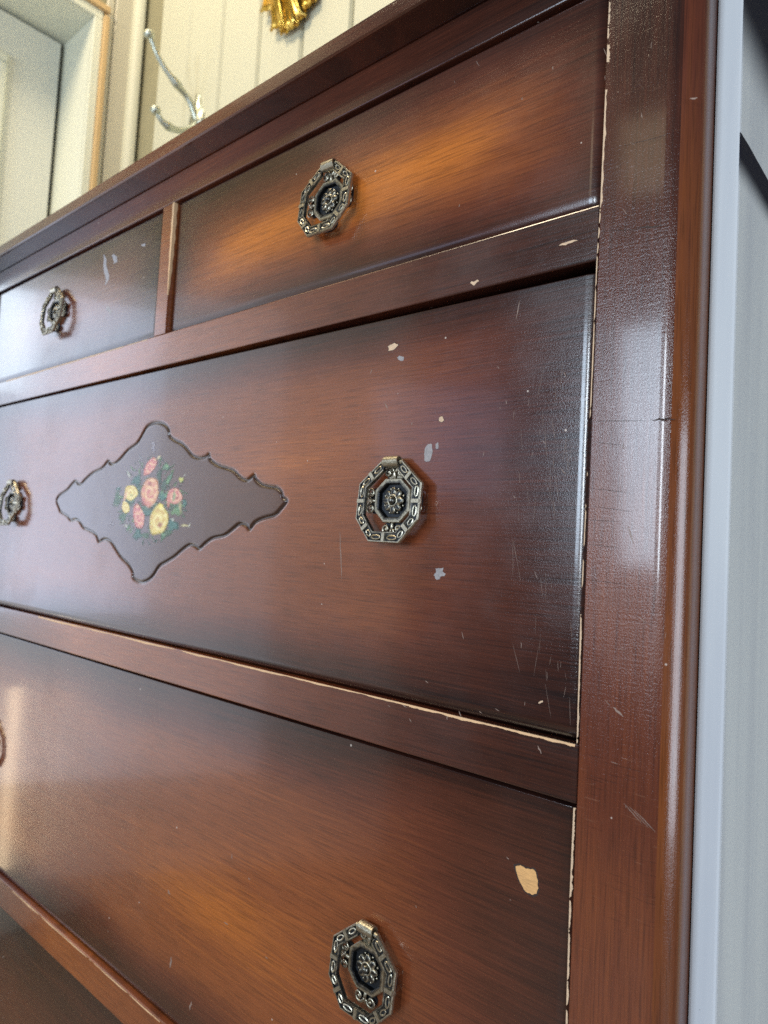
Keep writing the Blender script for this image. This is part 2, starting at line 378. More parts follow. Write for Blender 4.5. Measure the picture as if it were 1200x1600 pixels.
# ================================================================== white board beside the dresser
k = N('white_board_paint'); oc = k.coord(); x, y, z = k.sep(oc); geo = k.n('ShaderNodeNewGeometry'); nx = k.sep(geo.outputs['True Normal'])[0]
zz = k.math('ADD', z, k.math('MULTIPLY', k.math('SUBTRACT', k.noise(oc, 14, 3), .5), .006))
b1 = k.ss(zz, S * .715, S * .85); b2 = k.math('MULTIPLY', k.ss(zz, S * .556, S * .602), k.math('LESS_THAN', zz, S * .636))
band = k.math('MULTIPLY', k.math('MAXIMUM', b1, b2), k.math('GREATER_THAN', nx, .9))
f0 = k.noise(k.map(oc, (40, 40, 2.5)), 1, 5, .6)
pc = k.mix(k.ss(f0, .35, .75), (.56, .58, .59), (.46, .48, .51))
vo = k.n('ShaderNodeTexVoronoi'); k.put(vo.inputs['Vector'], k.map(oc, (160, 160, 60))); nick = k.math('LESS_THAN', vo.outputs['Distance'], k.math('MULTIPLY', k.ss(k.sep(vo.outputs['Color'])[0], .9, 1), .09))
pc = k.mix(k.math('MULTIPLY', nick, .8), pc, (.12, .12, .12))
pc = k.mix(band, pc, (.012, .012, .02))
m_board = k.set(Base_Color=pc, Roughness=k.ss(band, 0, 1, .5, .9), Specular_IOR_Level=.12, Normal=k.bump(f0, .1, .001))
bx0, bx1, by0 = S * -.3205, S * -.284, S * (1.06 - 1)
wb = link('white_board', box_mesh('white_board', (bx0, by0, .0), (bx1, by0 + .40, 1.62), .0012, 2, origin=(bx1, by0, CZ)), m_board, loc=(bx1, by0, CZ))
tag(wb, 'upright pale grey white board with black bands, tight against the right side of the dresser', 'board')

# ================================================================== dresser
D = .012                                    # how far the drawer fronts sit behind the frame (layout units)
XL, XR = -2.968, -.4675                     # opening between the posts
XC = (XL + XR) / 2
ZB = -CZ / S                                # floor
YB = 1 + .42 / S                            # back of the dresser
dr = tag(empty('dresser', U(XC, 1.6, ZB)), 'dark mahogany chest of drawers with octagonal brass pulls and a painted rose panel', 'dresser')
do = dr.location
def dpiece(name, v, f, mat, parent=dr, smooth=False, loc=None):
    l = loc if loc is not None else Vector(do)
    base = parent.location if parent is not dr else Vector((0, 0, 0))
    o = link(name, fixn(mesh(name, v, f, l)), mat, parent, smooth=smooth)
    o.location = Vector(l) - Vector(do) if parent is dr else Vector(l) - Vector(do) - parent.location
    return o
def dbox(name, a, b, mat, bev=.0008, seg=2):
    a, b = U(*a), U(*b); c = (a + b) / 2
    o = link(name, box_mesh(name, a, b, bev, seg, origin=c), mat, dr); o.location = c - Vector(do); return o

# post profile: flat face, small bead, quarter round, side
def post_profile():
    p = [(-.4675, 1.0022), (-.4655, 1.0)]
    p += [(-.385, 1.0), (-.370, 1.0)]
    for a in np.linspace(0, math.radians(20), 6)[1:]: p.append((-.370 + .06 * math.sin(a), 1.0 + .06 * (1 - math.cos(a))))
    x0_, y0_ = p[-1]
    for a in np.linspace(.35, math.pi / 2, 11)[1:]: p.append((x0_ + (-.3215 - x0_) * (math.sin(a) - math.sin(.35)) / (1 - math.sin(.35)), y0_ + .033 * (math.cos(.35) - math.cos(a)) / math.cos(.35)))
    p += [(-.3215, 1.06), (-.3215, YB), (-.4675, YB)]
    return p
pp = post_profile()
zt = 1.005
v, f = extrude_profile(pp, ZB, zt, lambda p, q, t: U(p, q, t))
post = dpiece('post', v, f, [m_post, m_mould], loc=U(-.40, 1.0, 0))
cent = [sum(((post.data.vertices[i].co) for i in pl.vertices), Vector()) / len(pl.vertices) for pl in post.data.polygons]
for pl, cc in zip(post.data.polygons, cent):
    if cc.x + S * -.40 > S * -.3495 and abs(pl.normal.z) < .5: pl.material_index = 1
    pl.use_smooth = cc.x + S * -.40 > S * -.372 and abs(pl.normal.z) < .5 and cc.y < S * .05
post.data.set_sharp_from_angle(angle=math.radians(35))
v, f = extrude_profile([(2 * XC - p, q) for p, q in pp], ZB, zt, lambda p, q, t: U(p, q, t))
dpiece('post', v, f, m_post, loc=U(2 * XC + .40, 1.0, 0))
dbox('back_panel', (XL - .1, YB - .03, ZB + .3), (XR + .1, YB - .002, zt), m_black)
dbox('side_panel', (XL - .0005, 1.2, ZB + .3), (XL + .02, YB - .04, zt), m_black)
dbox('side_panel', (XR - .02, 1.2, ZB + .3), (XR + .0005, YB - .04, zt), m_black)

# rails, divider, frieze, top
RZ = [(.469, .557), (-.357, -.27), (-1.226, -1.141), (-2.10, -2.02)]
rails = []
for za, zb in RZ: rails.append(dbox('rail', (XL + .0003, 1.0012, za), (XR - .0003, 1.10, zb), m_rail, .0007))
dbox('apron', (XL + .0003, 1.02, -2.32), (XR - .0003, 1.09, -2.102), m_rail)
dbox('frieze', (XL + .0003, 1.0012, .925), (XR - .0003, 1.10, 1.004), m_top, .0007)
dbox('divider', (-1.759, 1.0008, .5575), (-1.703, 1.10, .9245), m_rail, .0006)
# dust panels behind each opening keep the inside dark
for z in (.50, -.31, -1.18): dbox('dust_panel', (XL, 1.11, z - .01), (XR, YB - .04, z + .01), m_black, 0)
# top: soffit, moulded edge
o_ = .066
tp = [(YB + .02, zt + .0005), (1.0 - o_ + .010, zt + .0005), (1 - o_ + .004, zt + .001), (1 - o_, zt + .004), (1 - o_, zt + .022), (1 - o_ + .003, zt + .0235), (1 - o_ + .0033, zt + .025),
      (1 - o_ + .0036, zt + .0400), (1 - o_ + .0050, zt + .0415), (YB + .02, zt + .0418)]
v, f = extrude_profile(tp, XL - .21, XR + .215, lambda p, q, t: U(t, p, q))
dpiece('top_board', v, f, m_top, loc=U(XC, 1.0, zt))

# ---------------------------------------------------------------- drawers
R_ = .020
def edge_coords(a, b, dense=None, coarse=.06):
    """coordinates from a to b with a fine roll at both ends"""
    e = [R_ * (1 - math.cos(t)) for t in np.linspace(0, math.pi / 2, 7)]
    e += [R_ + .0015, R_ + .004]
    e = sorted(e + [.0008, .0016, .003])
    lo = [a + q for q in e]; hi = [b - q for q in e][::-1]
    if dense:
        d0, d1, st = dense
        mid = list(np.linspace(a + R_ + .004, d0, max(2, int((d0 - a) / coarse)))[1:-1]) + list(np.arange(d0, d1, st)) + list(np.linspace(d1, b - R_ - .004, max(3, int((b - d1) / coarse)))[:-1])
    else: mid = list(np.linspace(a + R_ + .004, b - R_ - .004, max(3, int((b - a) / coarse)))[1:-1])
    return np.array(lo + mid + hi)
def drawer(xa, xb, za, zb, mat, zdrop=0.0, outline=None):
    """drawer front; zdrop lowers the right end of the top edge (the front has sagged)"""
    cx, cz = (xa + xb) / 2, (za + zb) / 2
    if outline is not None:
        xs = edge_coords(xa, xb, (outline[:, 0].min() - .02, outline[:, 0].max() + .02, .0018))
        zs = edge_coords(za, zb, (outline[:, 1].min() - .02, outline[:, 1].max() + .02, .0016))
    else: xs = edge_coords(xa, xb); zs = edge_coords(za, zb)
    X, Z = np.meshgrid(xs, zs)
    ex = np.minimum(X - xa, xb - X); ez = np.minimum(Z - za, zb - Z)
    def roll(e): q = np.clip(R_ - e, 0, R_); return R_ - np.sqrt(np.maximum(R_ * R_ - q * q, 0))
    RT = .0016
    qt = np.clip(RT - (zb - Z), 0, RT); top = RT - np.sqrt(np.maximum(RT * RT - qt * qt, 0))
    Y = 1 + D + .45 * (roll(ex) + roll(Z - za) + top)
    Zs = Z - zdrop * np.clip((X - xa) / (xb - xa), 0, 1) ** 1.6 * np.clip((Z - za) / (zb - za), 0, 1)
    groove = inside = None
    if outline is not None:
        P = np.stack([X.ravel(), Z.ravel()], 1); A = outline; B = np.roll(outline, -1, 0)
        dist = np.full(len(P), 9.0); ins = np.zeros(len(P), bool)
        sel = (P[:, 0] > A[:, 0].min() - .03) & (P[:, 0] < A[:, 0].max() + .03) & (P[:, 1] > A[:, 1].min() - .03) & (P[:, 1] < A[:, 1].max() + .03)
        Q = P[sel]; dd = np.full(len(Q), 9.0); ii = np.zeros(len(Q), bool)
        for a, b in zip(A, B):
            ab = b - a; L = ab @ ab
            if L < 1e-12: continue
            t = np.clip(((Q - a) @ ab) / L, 0, 1); dd = np.minimum(dd, np.hypot(*(Q - a - t[:, None] * ab).T))
            c = (a[1] > Q[:, 1]) != (b[1] > Q[:, 1])
            if a[1] != b[1]: ii ^= c & (Q[:, 0] < ab[0] * (Q[:, 1] - a[1]) / ab[1] + a[0])
        dist[sel] = dd; ins[sel] = ii
        g = np.exp(-(dist / .0036) ** 2)
        Y = (Y.ravel() + .0040 * g).reshape(X.shape)
        groove = np.exp(-(dist / .0052) ** 2); inside = ins & (dist > .002)
    nz, nx_ = X.shape
    V = np.stack([S * (X - cx), S * (Y - 1), S * (Zs - cz)], -1).reshape(-1, 3)
    idx = np.arange(nz * nx_).reshape(nz, nx_)
    F = np.stack([idx[:-1, :-1], idx[:-1, 1:], idx[1:, 1:], idx[1:, :-1]], -1).reshape(-1, 4).tolist()
    ring = list(idx[0, :]) + list(idx[1:, -1]) + list(idx[-1, -2::-1]) + list(idx[-2:0:-1, 0])
    nb = len(V); V2 = V[ring].copy(); V2[:, 1] += .016; V = np.concatenate([V, V2]); m = len(ring)
    F += [[int(ring[i]), nb + i, nb + (i + 1) % m, int(ring[(i + 1) % m])] for i in range(m)]
    F.append([nb + i for i in range(m)][::-1])
    me = bpy.data.meshes.new('drawer'); me.from_pydata(V.tolist(), [], F); me.update()
    if outline is not None:
        at = me.color_attributes.new('inlay', 'FLOAT_COLOR', 'POINT')
        col = np.zeros((len(V), 4)); col[:, 3] = 1; col[:len(groove), 0] = inside; col[:len(groove), 1] = groove
        at.data.foreach_set('color', col.ravel())
    o = link('drawer', me, mat, dr, smooth=True)
    o.location = U(cx, 1, cz) - Vector(do); o['half'] = 0
    del o['half']
    me.polygons[-1].use_smooth = False
    return o, U(cx, 1, cz)

# carved outline of the rose panel, traced on the drawer plane
tr = [(495,105),(520,88),(550,84),(580,95),(597,120),(600,145),(625,165),(655,180),(680,205),(705,235),(735,245),(765,238),(780,228),(785,252),(820,278),(860,290),(895,305),(925,335),(955,345),(985,322),(992,340),(1020,365),(1060,375),(1090,380),(1110,400),(1118,425),(1135,440),(1110,475),(1080,505),(1030,520),(990,540),(965,572),(950,555),(920,547),(890,570),(850,600),(800,612),(765,635),(735,662),(715,650),(690,645),(660,665),(620,700),(575,728),(550,745),(525,785),(500,808),(470,818),(440,805),(430,790),(432,775),(410,735),(375,700),(340,645),(325,628),(300,620),(275,632),(262,600),(225,578),(205,568),(185,538),(165,530),(148,535),(130,515),(100,495),(92,475),(82,445),(95,420),(130,395),(155,365),(170,355),(190,370),(215,345),(250,315),(290,295),(318,262),(330,275),(350,272),(375,250),(410,210),(450,180),(480,130)]
ol = [onY(60 + x * .34167, 630 + y * .34167, 1 + D) for x, y in tr]
ol = np.array(smooth_path([(p[0], p[2]) for p in ol], 3, closed=True))

g_ = .004
XD0, XD1 = XL + g_, XR - g_
hw = S * (XD1 - XD0) / 2
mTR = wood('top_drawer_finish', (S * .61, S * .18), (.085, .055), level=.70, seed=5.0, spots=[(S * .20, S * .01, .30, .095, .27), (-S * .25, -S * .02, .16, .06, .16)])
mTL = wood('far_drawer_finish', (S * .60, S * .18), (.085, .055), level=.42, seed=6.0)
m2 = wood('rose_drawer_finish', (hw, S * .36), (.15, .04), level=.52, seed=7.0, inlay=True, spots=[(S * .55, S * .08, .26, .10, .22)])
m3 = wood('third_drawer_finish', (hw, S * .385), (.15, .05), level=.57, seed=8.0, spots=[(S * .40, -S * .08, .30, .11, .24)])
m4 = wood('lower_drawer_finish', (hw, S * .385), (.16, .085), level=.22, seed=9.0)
dTR, cTR = drawer(-1.703 + g_, XD1, .557 + g_, .925 - .006, mTR)
dTL, cTL = drawer(XD0, -1.759 - g_, .557 + g_, .925 - .006, mTL)
d2, c2 = drawer(XD0, XD1, -.27 + .003, .469 - .004, m2, zdrop=.011, outline=ol)
d3, c3 = drawer(XD0, XD1, -1.141 + .003, -.357 - .009, m3)
d4, c4 = drawer(XD0, XD1, -2.02 + .003, -1.226 - .008, m4)

# ---------------------------------------------------------------- wear and one painted glint: chips, scuffs, worn edges
def child(name, v, f, mat, parent, wloc, smooth=False):
    """sub-part given in world coordinates under a part whose world origin is wloc"""
    return link(name, fixn(mesh(name, v, f, wloc)), mat, parent, smooth=smooth)
def patch(pts, Y, lift=.00008):
    V = [U(*onY(x, y, Y)) + Vector((0, -lift, 0)) for x, y in pts]; n = len(V)
    W = [p + Vector((0, lift * .9, 0)) for p in V]
    return V + W, [tuple(range(n))] + [(i, (i + 1) % n, n + (i + 1) % n, n + i) for i in range(n)]
def blob(cx, cy_, rx, ry, rot, n=14, jag=.22):
    out = []
    for i in range(n):
        a = 2 * math.pi * i / n; r = 1 + rnd.uniform(-jag, jag); x = rx * r * math.cos(a); y = ry * r * math.sin(a)
        out.append((cx + x * math.cos(rot) - y * math.sin(rot), cy_ + x * math.sin(rot) + y * math.cos(rot)))
    return out
YF = 1 + D
chip = [(806,1354),(814,1352),(822,1357),(832,1358),(838,1364),(840,1375),(841,1388),(838,1396),(830,1398),(822,1393),(814,1382),(809,1370)]
def grow(pts, k_):
    mx, my = sum(p[0] for p in pts) / len(pts), sum(p[1] for p in pts) / len(pts)
    return [(mx + (x - mx) * k_ * rnd.uniform(.97, 1.05), my + (y - my) * k_ * rnd.uniform(.97, 1.05)) for x, y in pts]
def chipped(pts, mat, parent, wloc):
    v, f = patch(grow(pts, 1.13), YF, .00004); child('chip_rim', v, f, m_crack, parent, wloc)
    v, f = patch(pts, YF); child('paint_chip', v, f, mat, parent, wloc)
def rough_line(pts, amp, k_=3):
    out = []
    for p, q in zip(pts, pts[1:] + pts[:1]):
        for i in range(k_): out.append((p[0] + (q[0] - p[0]) * i / k_ + rnd.uniform(-amp, amp), p[1] + (q[1] - p[1]) * i / k_ + rnd.uniform(-amp, amp)))
    return out
chipped(rough_line(chip, .8), m_chip, d3, c3)
for pts, mt in [(blob(614, 542, 9, 5, -.5), m_pale), (blob(626, 560, 5, 4, .2), m_scuff), (blob(689, 655, 4, 4.5, 0), m_pale), (blob(669, 708, 6, 15, .22, 16, .12), m_scuff), (blob(683, 697, 2.2, 5, .1), m_scuff), (blob(686, 896, 9, 7, -.6, 16, .35), m_scuff), (blob(845, 1097, 4, 1.6, -.5), m_pale)]:
    if mt is m_pale: chipped(rough_line(pts, .4, 2), mt, d2, c2)
    else: v, f = patch(rough_line(pts, .5, 2), YF); child('scuff', v, f, mt, d2, c2)
def sliver(p, q, wd, jit=.25, n=6):
    """thin irregular scratch between two photo points, width in pixels"""
    dx, dy = q[0] - p[0], q[1] - p[1]; L = math.hypot(dx, dy); nx_, ny_ = -dy / L, dx / L
    a, b = [], []
    for i in range(n + 1):
        t = i / n; w_ = wd * (.25 + math.sin(math.pi * t)) * rnd.uniform(1 - jit, 1 + jit) / 2; j = rnd.uniform(-.5, .5) * wd
        x, y = p[0] + dx * t + nx_ * j, p[1] + dy * t + ny_ * j
        a.append((x + nx_ * w_, y + ny_ * w_)); b.append((x - nx_ * w_, y - ny_ * w_))
    return a + b[::-1]
def scratches(lst, Y, mat, parent, wloc, name='scratch'):
    v, f = merge([patch(sliver(p, q, wd), Y, .00006) for p, q, wd in lst])
    o = child(name, v, f, mat, parent, wloc); return o
def rand_scratch(n, x0, x1, y0, y1, Lr=(4, 26), ang=None, wd=(.5, 1.1)):
    out = []
    for _ in range(n):
        x, y = rnd.uniform(x0, x1), rnd.uniform(y0, y1); L = rnd.uniform(*Lr); a = rnd.gauss(1.2, .5) if ang is None else rnd.gauss(*ang)
        out.append(((x, y), (x + L * math.cos(a), y + L * math.sin(a)), rnd.uniform(*wd)))
    return out
m_scr = plain('pale_scratch', (.22, .155, .125), .5, .4, 900)
tag(scratches(rand_scratch(16, 560, 900, 520, 1090, (3, 14)) + rand_scratch(46, 800, 905, 540, 1090, (8, 60), (1.5, .16), (.15, .38)) + [((531, 830), (534, 905), .8), ((812, 470), (806, 500), 1)], YF, m_scr, d2, c2), kind='stuff')
tag(scratches(rand_scratch(9, 300, 870, 1260, 1590, (2, 9)) + [((478, 1090), (505, 1110), 1), ((262, 1390), (266, 1398), 1.6), ((300, 1565), (296, 1578), 1.8), ((268, 1495), (265, 1512), 2)], YF, m_scr, d3, c3), kind='stuff')
tag(scratches(rand_scratch(7, 590, 930, 60, 330, (3, 12)), YF, m_scr, dTR, cTR), kind='stuff')
tag(scratches([((164, 398), (166, 445), 5), ((178, 397), (179, 412), 6), ((222, 385), (226, 380), 4), ((168, 478), (172, 492), 6)], YF, plain('milky_smear', (.30, .29, .31), .6, .2, 900), dTL, cTL, 'smear'), kind='stuff')
PW = U(-.40, 1.0, 0)
tag(scratches(rand_scratch(18, 935, 1050, 60, 1500, (3, 14), (1.1, .5), (.4, .8)) + [((958, 1105), (974, 1120), 2.6), ((980, 820), (990, 850), 1.4), ((1078, 155), (1090, 153), 2)] +
    [((975 + 8 * i, 1255 + 5 * i), (1003 + 11 * i, 1287 + 7 * i), .7) for i in range(3)], 1.0, m_scr, post, PW), kind='stuff')
tag(scratches([((938, 361), (1000, 358), .8), ((992, 357), (1036, 352), 2.2), ((925, 658), (1010, 657), .7), ((1018, 656), (1056, 654), 2.4), ((975, 228), (1045, 210), .6), ((925, 690), (975, 696), .5), ((922, 763), (985, 770), .5), ((918, 790), (990, 800), .5),
    ((915, 812), (965, 815), .5), ((913, 850), (968, 856), .5), ((912, 905), (985, 914), .5)], 1.0, m_crack, post, PW, 'crack'), kind='stuff')
def rw(i): return Vector(do) + rails[i].location
tag(scratches(rand_scratch(8, 560, 860, 1095, 1125, (3, 12)) + [((840, 1165), (846, 1178), 1.5)], 1.0012, m_scr, rails[1], rw(1)), kind='stuff')
tag(scratches([((874, 384), (902, 375), 3.2), ((735, 441), (748, 441), 5)], 1.0012, m_pale, rails[0], rw(0)), kind='stuff')

def worn_glint(line, wmin, wmax, Y, seed, gaps=.0, n=70, side=1):
    """ragged strip along an edge, bared wood and one painted glint: photo polyline, width in pixels to one side"""
    rg = np.random.RandomState(seed); out = []
    pts = []
    for (p, q) in zip(line[:-1], line[1:]):
        m = max(2, int(n / (len(line) - 1)))
        for i in range(m): pts.append((p[0] + (q[0] - p[0]) * i / m, p[1] + (q[1] - p[1]) * i / m))
    pts.append(line[-1]); k_ = np.convolve(rg.rand(len(pts) + 8), np.ones(5) / 5, 'same')[4:-4]
    k_ = (k_ - k_.min()) / (k_.max() - k_.min())
    wds = wmin + (wmax - wmin) * k_; wds[k_ < gaps] = 0
    V, F = [], []
    for i, (x, y) in enumerate(pts):
        j = min(i, len(pts) - 2); dx, dy = pts[j + 1][0] - pts[j][0], pts[j + 1][1] - pts[j][1]; L = math.hypot(dx, dy)
        nx_, ny_ = -dy / L * side, dx / L * side
        V += [U(*onY(x, y, Y)) + Vector((0, -.00008, 0)), U(*onY(x + nx_ * wds[i], y + ny_ * wds[i], Y)) + Vector((0, -.00008, 0))]
    for i in range(len(pts) - 1):
        if wds[i] > .2 or wds[i + 1] > .2: F.append((2 * i, 2 * i + 1, 2 * i + 3, 2 * i + 2))
    return V, F
def worn_glint_part(segs, mat, parent, wloc):
    v, f = merge(segs); me = mesh('worn_glint_edge', v, f, wloc); return link('worn_glint_edge', me, mat, parent)
worn_glint_part([worn_glint([(952, 0), (949, 60)], 1, 3.5, 1.0, 1, .3, side=-1), worn_glint([(949, 70), (948, 97)], 3, 6, 1.0, 2, side=-1), worn_glint([(946, 140), (938, 318)], 1.5, 4.6, 1.0, 3, side=-1), worn_glint([(938, 318), (932, 410), (922, 640)], .8, 2.4, 1.0, 4, .3, side=-1), worn_glint([(922, 640), (907, 960)], .6, 1.8, 1.0, 5, .5, side=-1)], m_pale, post, PW)
worn_glint_part([worn_glint([(907, 960), (901, 1162)], 1.6, 3.2, 1.0, 6, .05, side=-1), worn_glint([(896, 1262), (890, 1400)], 2, 5, 1.0, 7, side=-1), worn_glint([(890, 1400), (884, 1600)], 1.5, 3.6, 1.0, 8, .2, side=-1)], m_pale, post, PW)

worn_glint_part([worn_glint([(60, 963), (400, 1044), (640, 1101)], .8, 3.2, 1.0012, 11, .1, 120), worn_glint([(640, 1101), (760, 1130), (899, 1163)], 2.2, 5.0, 1.0012, 12, 0, 90)], m_raw, rails[1], rw(1))
worn_glint_part([worn_glint([(10, 595), (230, 530)], 1.0, 2.4, 1.0012, 14, .1)], m_pale, rails[0], rw(0))  # pale strip painted in for the highlight along this rail's top edge
worn_glint_part([worn_glint([(20, 1392), (250, 1596)], .5, 2.2, 1.0012, 15, .2)], m_raw, rails[2], rw(2))
# bared wood on the divider's right flank
V = []
for t in np.linspace(0, 1, 30):
    z = .9235 - .26 * t; q = (1 - .8 * t ** 3) * (.88 + .12 * math.sin(t * 37))
    V += [U(-1.7031 - .0085 * q, 1.0005, z), U(-1.7028, 1.0005, z), U(-1.7028, 1.0015 + .0105 * q, z)]
link('worn_glint_edge', mesh('worn_glint_edge', V, [q for i in range(29) for q in ((3 * i, 3 * i + 1, 3 * i + 4, 3 * i + 3), (3 * i + 1, 3 * i + 2, 3 * i + 5, 3 * i + 4))], do), m_raw, dr)

# ---------------------------------------------------------------- painted rose spray (flat print on the drawer)
def paint_roses():
    x0, x1, y0, y1 = 166.0, 306.0, 682.0, 856.0
    a, b = onY(x0, 770, YF), onY(x1, 770, YF); zt_, zb_ = onY(236, y0, YF)[2], onY(236, y1, YF)[2]
    nx_, nz_ = 190, 200
    X, Z = np.meshgrid(np.linspace(a[0], b[0], nx_), np.linspace(zt_, zb_, nz_))
    # photo position of each vertex
    Pw = np.stack([X, np.full_like(X, YF), Z], -1)
    cxv = Pw @ np.array(r2); cyv = -(Pw @ np.array(u2)); czv = Pw @ np.array(fw)
    px = (600 + FPX * cxv / czv - 160) / .1375; py = (800 + FPX * cyv / czv - 660) / .1375     # enlarged trace coordinates
    col = np.zeros(X.shape + (3,)); al = np.zeros(X.shape); rg = np.random.RandomState(3)
    def stroke(cx, cy_, rx, ry, rot, c, alpha=1.0, soft=.25, wob=.12):
        nonlocal col, al
        dx, dy = px - cx, py - cy_; ca, sa = math.cos(rot), math.sin(rot)
        u = (dx * ca + dy * sa) / rx; v = (-dx * sa + dy * ca) / ry
        r = np.hypot(u, v); th = np.arctan2(v, u); ph = rg.rand(3) * 6.28
        r = r * (1 + wob * np.sin(3 * th + ph[0]) + wob * .7 * np.sin(5 * th + ph[1]))
        m = np.clip((1 - r) / soft, 0, 1) * alpha
        col = col * (1 - m[..., None]) + np.array(c) * m[..., None]; al = al + m * (1 - al)
    G = lambda *c: tuple(q ** 2.2 for q in c)
    dg, mg, lg, tg = G(.22, .34, .27), G(.30, .46, .33), G(.46, .62, .42), G(.24, .44, .40)
    leaves = [(170,870,45,120,.1,mg,.6),(390,660,60,75,.4,tg,.75),(650,610,32,110,.0,dg,.8),(760,640,34,90,.5,mg,.85),(748,660,10,70,.45,lg,.8),(722,508,52,48,.2,mg,.9),(735,495,24,20,.2,lg,.9),(690,840,60,60,0,tg,.9),(500,1000,90,80,0,dg,.95),(590,950,60,50,0,dg,.9),
              (800,1170,80,75,.6,tg,.85),(690,1285,34,70,.2,mg,.8),(400,1270,50,85,.2,tg,.7),(240,1070,45,65,.3,mg,.65),(850,900,80,150,.1,mg,.75),(935,920,28,62,0,tg,.8),(490,1285,60,40,.2,mg,.6),(300,870,90,50,.3,mg,.7),(700,720,40,80,.2,dg,.8),(420,770,40,90,0,dg,.7),(850,1010,70,60,.1,lg,.6),(570,1180,60,80,0,dg,.8),(750,1250,50,40,.5,mg,.6)]
    for cx, cy_, rx, ry, ro, c, al_ in leaves: stroke(cx, cy_, rx, ry, ro, c, al_, .5, .16)
    for _ in range(70):
        t = rg.rand() * 6.28; r = 300 + 110 * rg.rand(); cx, cy_ = 560 + r * .98 * math.cos(t), 890 + r * 1.22 * math.sin(t)
        stroke(cx, cy_, 9 + 8 * rg.rand(), 26 + 26 * rg.rand(), t + 1.57 + rg.randn() * .5, [dg, mg, tg, lg][rg.randint(4)], .35 + .4 * rg.rand(), .7, .1)
    for _ in range(60):
        t = rg.rand() * 6.28; r = 260 * math.sqrt(rg.rand()); stroke(560 + r * math.cos(t), 930 + 1.2 * r * math.sin(t), 12 + 14 * rg.rand(), 30 + 25 * rg.rand(), rg.rand() * 3, [dg, mg, lg, tg][rg.randint(4)], .5, .6, .1)
    def rose(cx, cy_, rx, ry, rot, pal, eye, eo=(0, -.2)):
        stroke(cx, cy_, rx, ry, rot, pal[0], .95, .2, .05)
        ca, sa = math.cos(rot), math.sin(rot)
        for k_ in range(26):
            t = 2.4 * k_; q = .78 * (1 - k_ / 30); u, v = q * math.cos(t) * rx, q * math.sin(t) * ry
            stroke(cx + u * ca - v * sa, cy_ + u * sa + v * ca, rx * .36, ry * .15, rot + t + 1.57, pal[1 + k_ % (len(pal) - 1)], .85, .55, .08)
            if k_ % 3 == 0: stroke(cx + u * ca * 1.04 - v * sa * 1.04, cy_ + u * sa * 1.04 + v * ca * 1.04, rx * .30, ry * .035, rot + t + 1.57, eye, .55, .8, .05)
        stroke(cx + eo[0] * rx, cy_ + eo[1] * ry, rx * .34, ry * .20, rot, eye, .8, .8, .1)
        for k_ in range(4): stroke(cx + eo[0] * rx + rx * .3 * math.cos(k_ * 1.7), cy_ + eo[1] * ry + ry * .2 * math.sin(k_ * 1.7), rx * .2, ry * .06, rot + k_, pal[-1], .6, .7)
    pk = [G(.80, .50, .46), G(.86, .62, .52), G(.74, .38, .40), G(.90, .72, .58)]
    pe = [G(.84, .60, .46), G(.88, .68, .50), G(.78, .44, .42), G(.92, .76, .58)]
    ye = [G(.86, .76, .40), G(.92, .84, .50), G(.80, .64, .34), G(.94, .88, .60)]
    rd, br = G(.55, .24, .22), G(.58, .32, .20)
    rose(545, 500, 55, 125, .55, pk, G(.78, .36, .42), (0, 0)); stroke(640, 400, 18, 40, .7, G(.84, .78, .62), .8, .6)
    rose(820, 840, 95, 100, .1, pk, rd, (.3, .2)); stroke(755, 890, 22, 110, .15, G(.78, .50, .44), .8, .5); stroke(885, 960, 22, 90, -.1, G(.70, .62, .45), .7, .6); stroke(815, 840, 22, 80, .1, lg, .8, .6)
    rose(325, 800, 82, 95, .2, ye, G(.55, .60, .32), (.1, .3)); stroke(262, 840, 20, 80, .3, G(.86, .66, .54), .8, .5)
    rose(265, 965, 46, 75, -.2, ye, G(.86, .78, .5))
    rose(542, 790, 104, 182, .12, pe, rd, (0, -.5)); stroke(505, 920, 80, 50, .2, G(.78, .42, .42), .6, .7)
    rose(412, 1070, 66, 155, -.15, pk, G(.76, .34, .38), (.1, .3))
    rose(640, 1110, 112, 188, .18, ye, br, (.12, .3)); stroke(665, 950, 34, 40, 0, G(.96, .88, .42), .8, .6); stroke(660, 1165, 34, 55, .3, G(.62, .34, .22), .7, .8)
    wt = G(.74, .74, .68)
    for cx, cy_, rx, ry, ro, c, al_ in [(300,590,16,55,-.35,wt,.8),(585,290,20,80,.0,G(.60,.58,.62),.7),(575,240,26,26,0,G(.62,.60,.64),.6),(440,400,16,50,-.6,G(.60,.60,.62),.6),(420,430,10,30,.8,G(.6,.6,.62),.5),(895,650,34,34,0,G(.80,.80,.42),.9),(935,600,8,26,.5,wt,.7),(830,695,40,10,-.6,mg,.7),(940,1172,62,18,.05,G(.80,.76,.56),.8),(990,1170,14,34,.4,wt,.6),(270,1175,24,26,0,wt,.75),(110,1150,34,26,0,G(.58,.56,.60),.6),(800,1105,26,24,0,wt,.7)]:
        stroke(cx, cy_, rx, ry, ro, c, al_, .6, .15)
    col += (rg.rand(*X.shape)[..., None] - .5) * .04
    keep = al > .06
    idx = np.arange(nx_ * nz_).reshape(nz_, nx_)
    q = keep[:-1, :-1] | keep[:-1, 1:] | keep[1:, 1:] | keep[1:, :-1]
    F = np.stack([idx[:-1, :-1], idx[1:, :-1], idx[1:, 1:], idx[:-1, 1:]], -1)[q].tolist()
    V = np.stack([S * X, np.full_like(X, S * D - .00009), CZ + S * Z], -1).reshape(-1, 3) - np.array(c2)
    me = bpy.data.meshes.new('flower_decal'); me.from_pydata(V.tolist(), [], F); me.update()
    at = me.color_attributes.new('paint', 'FLOAT_COLOR', 'POINT')
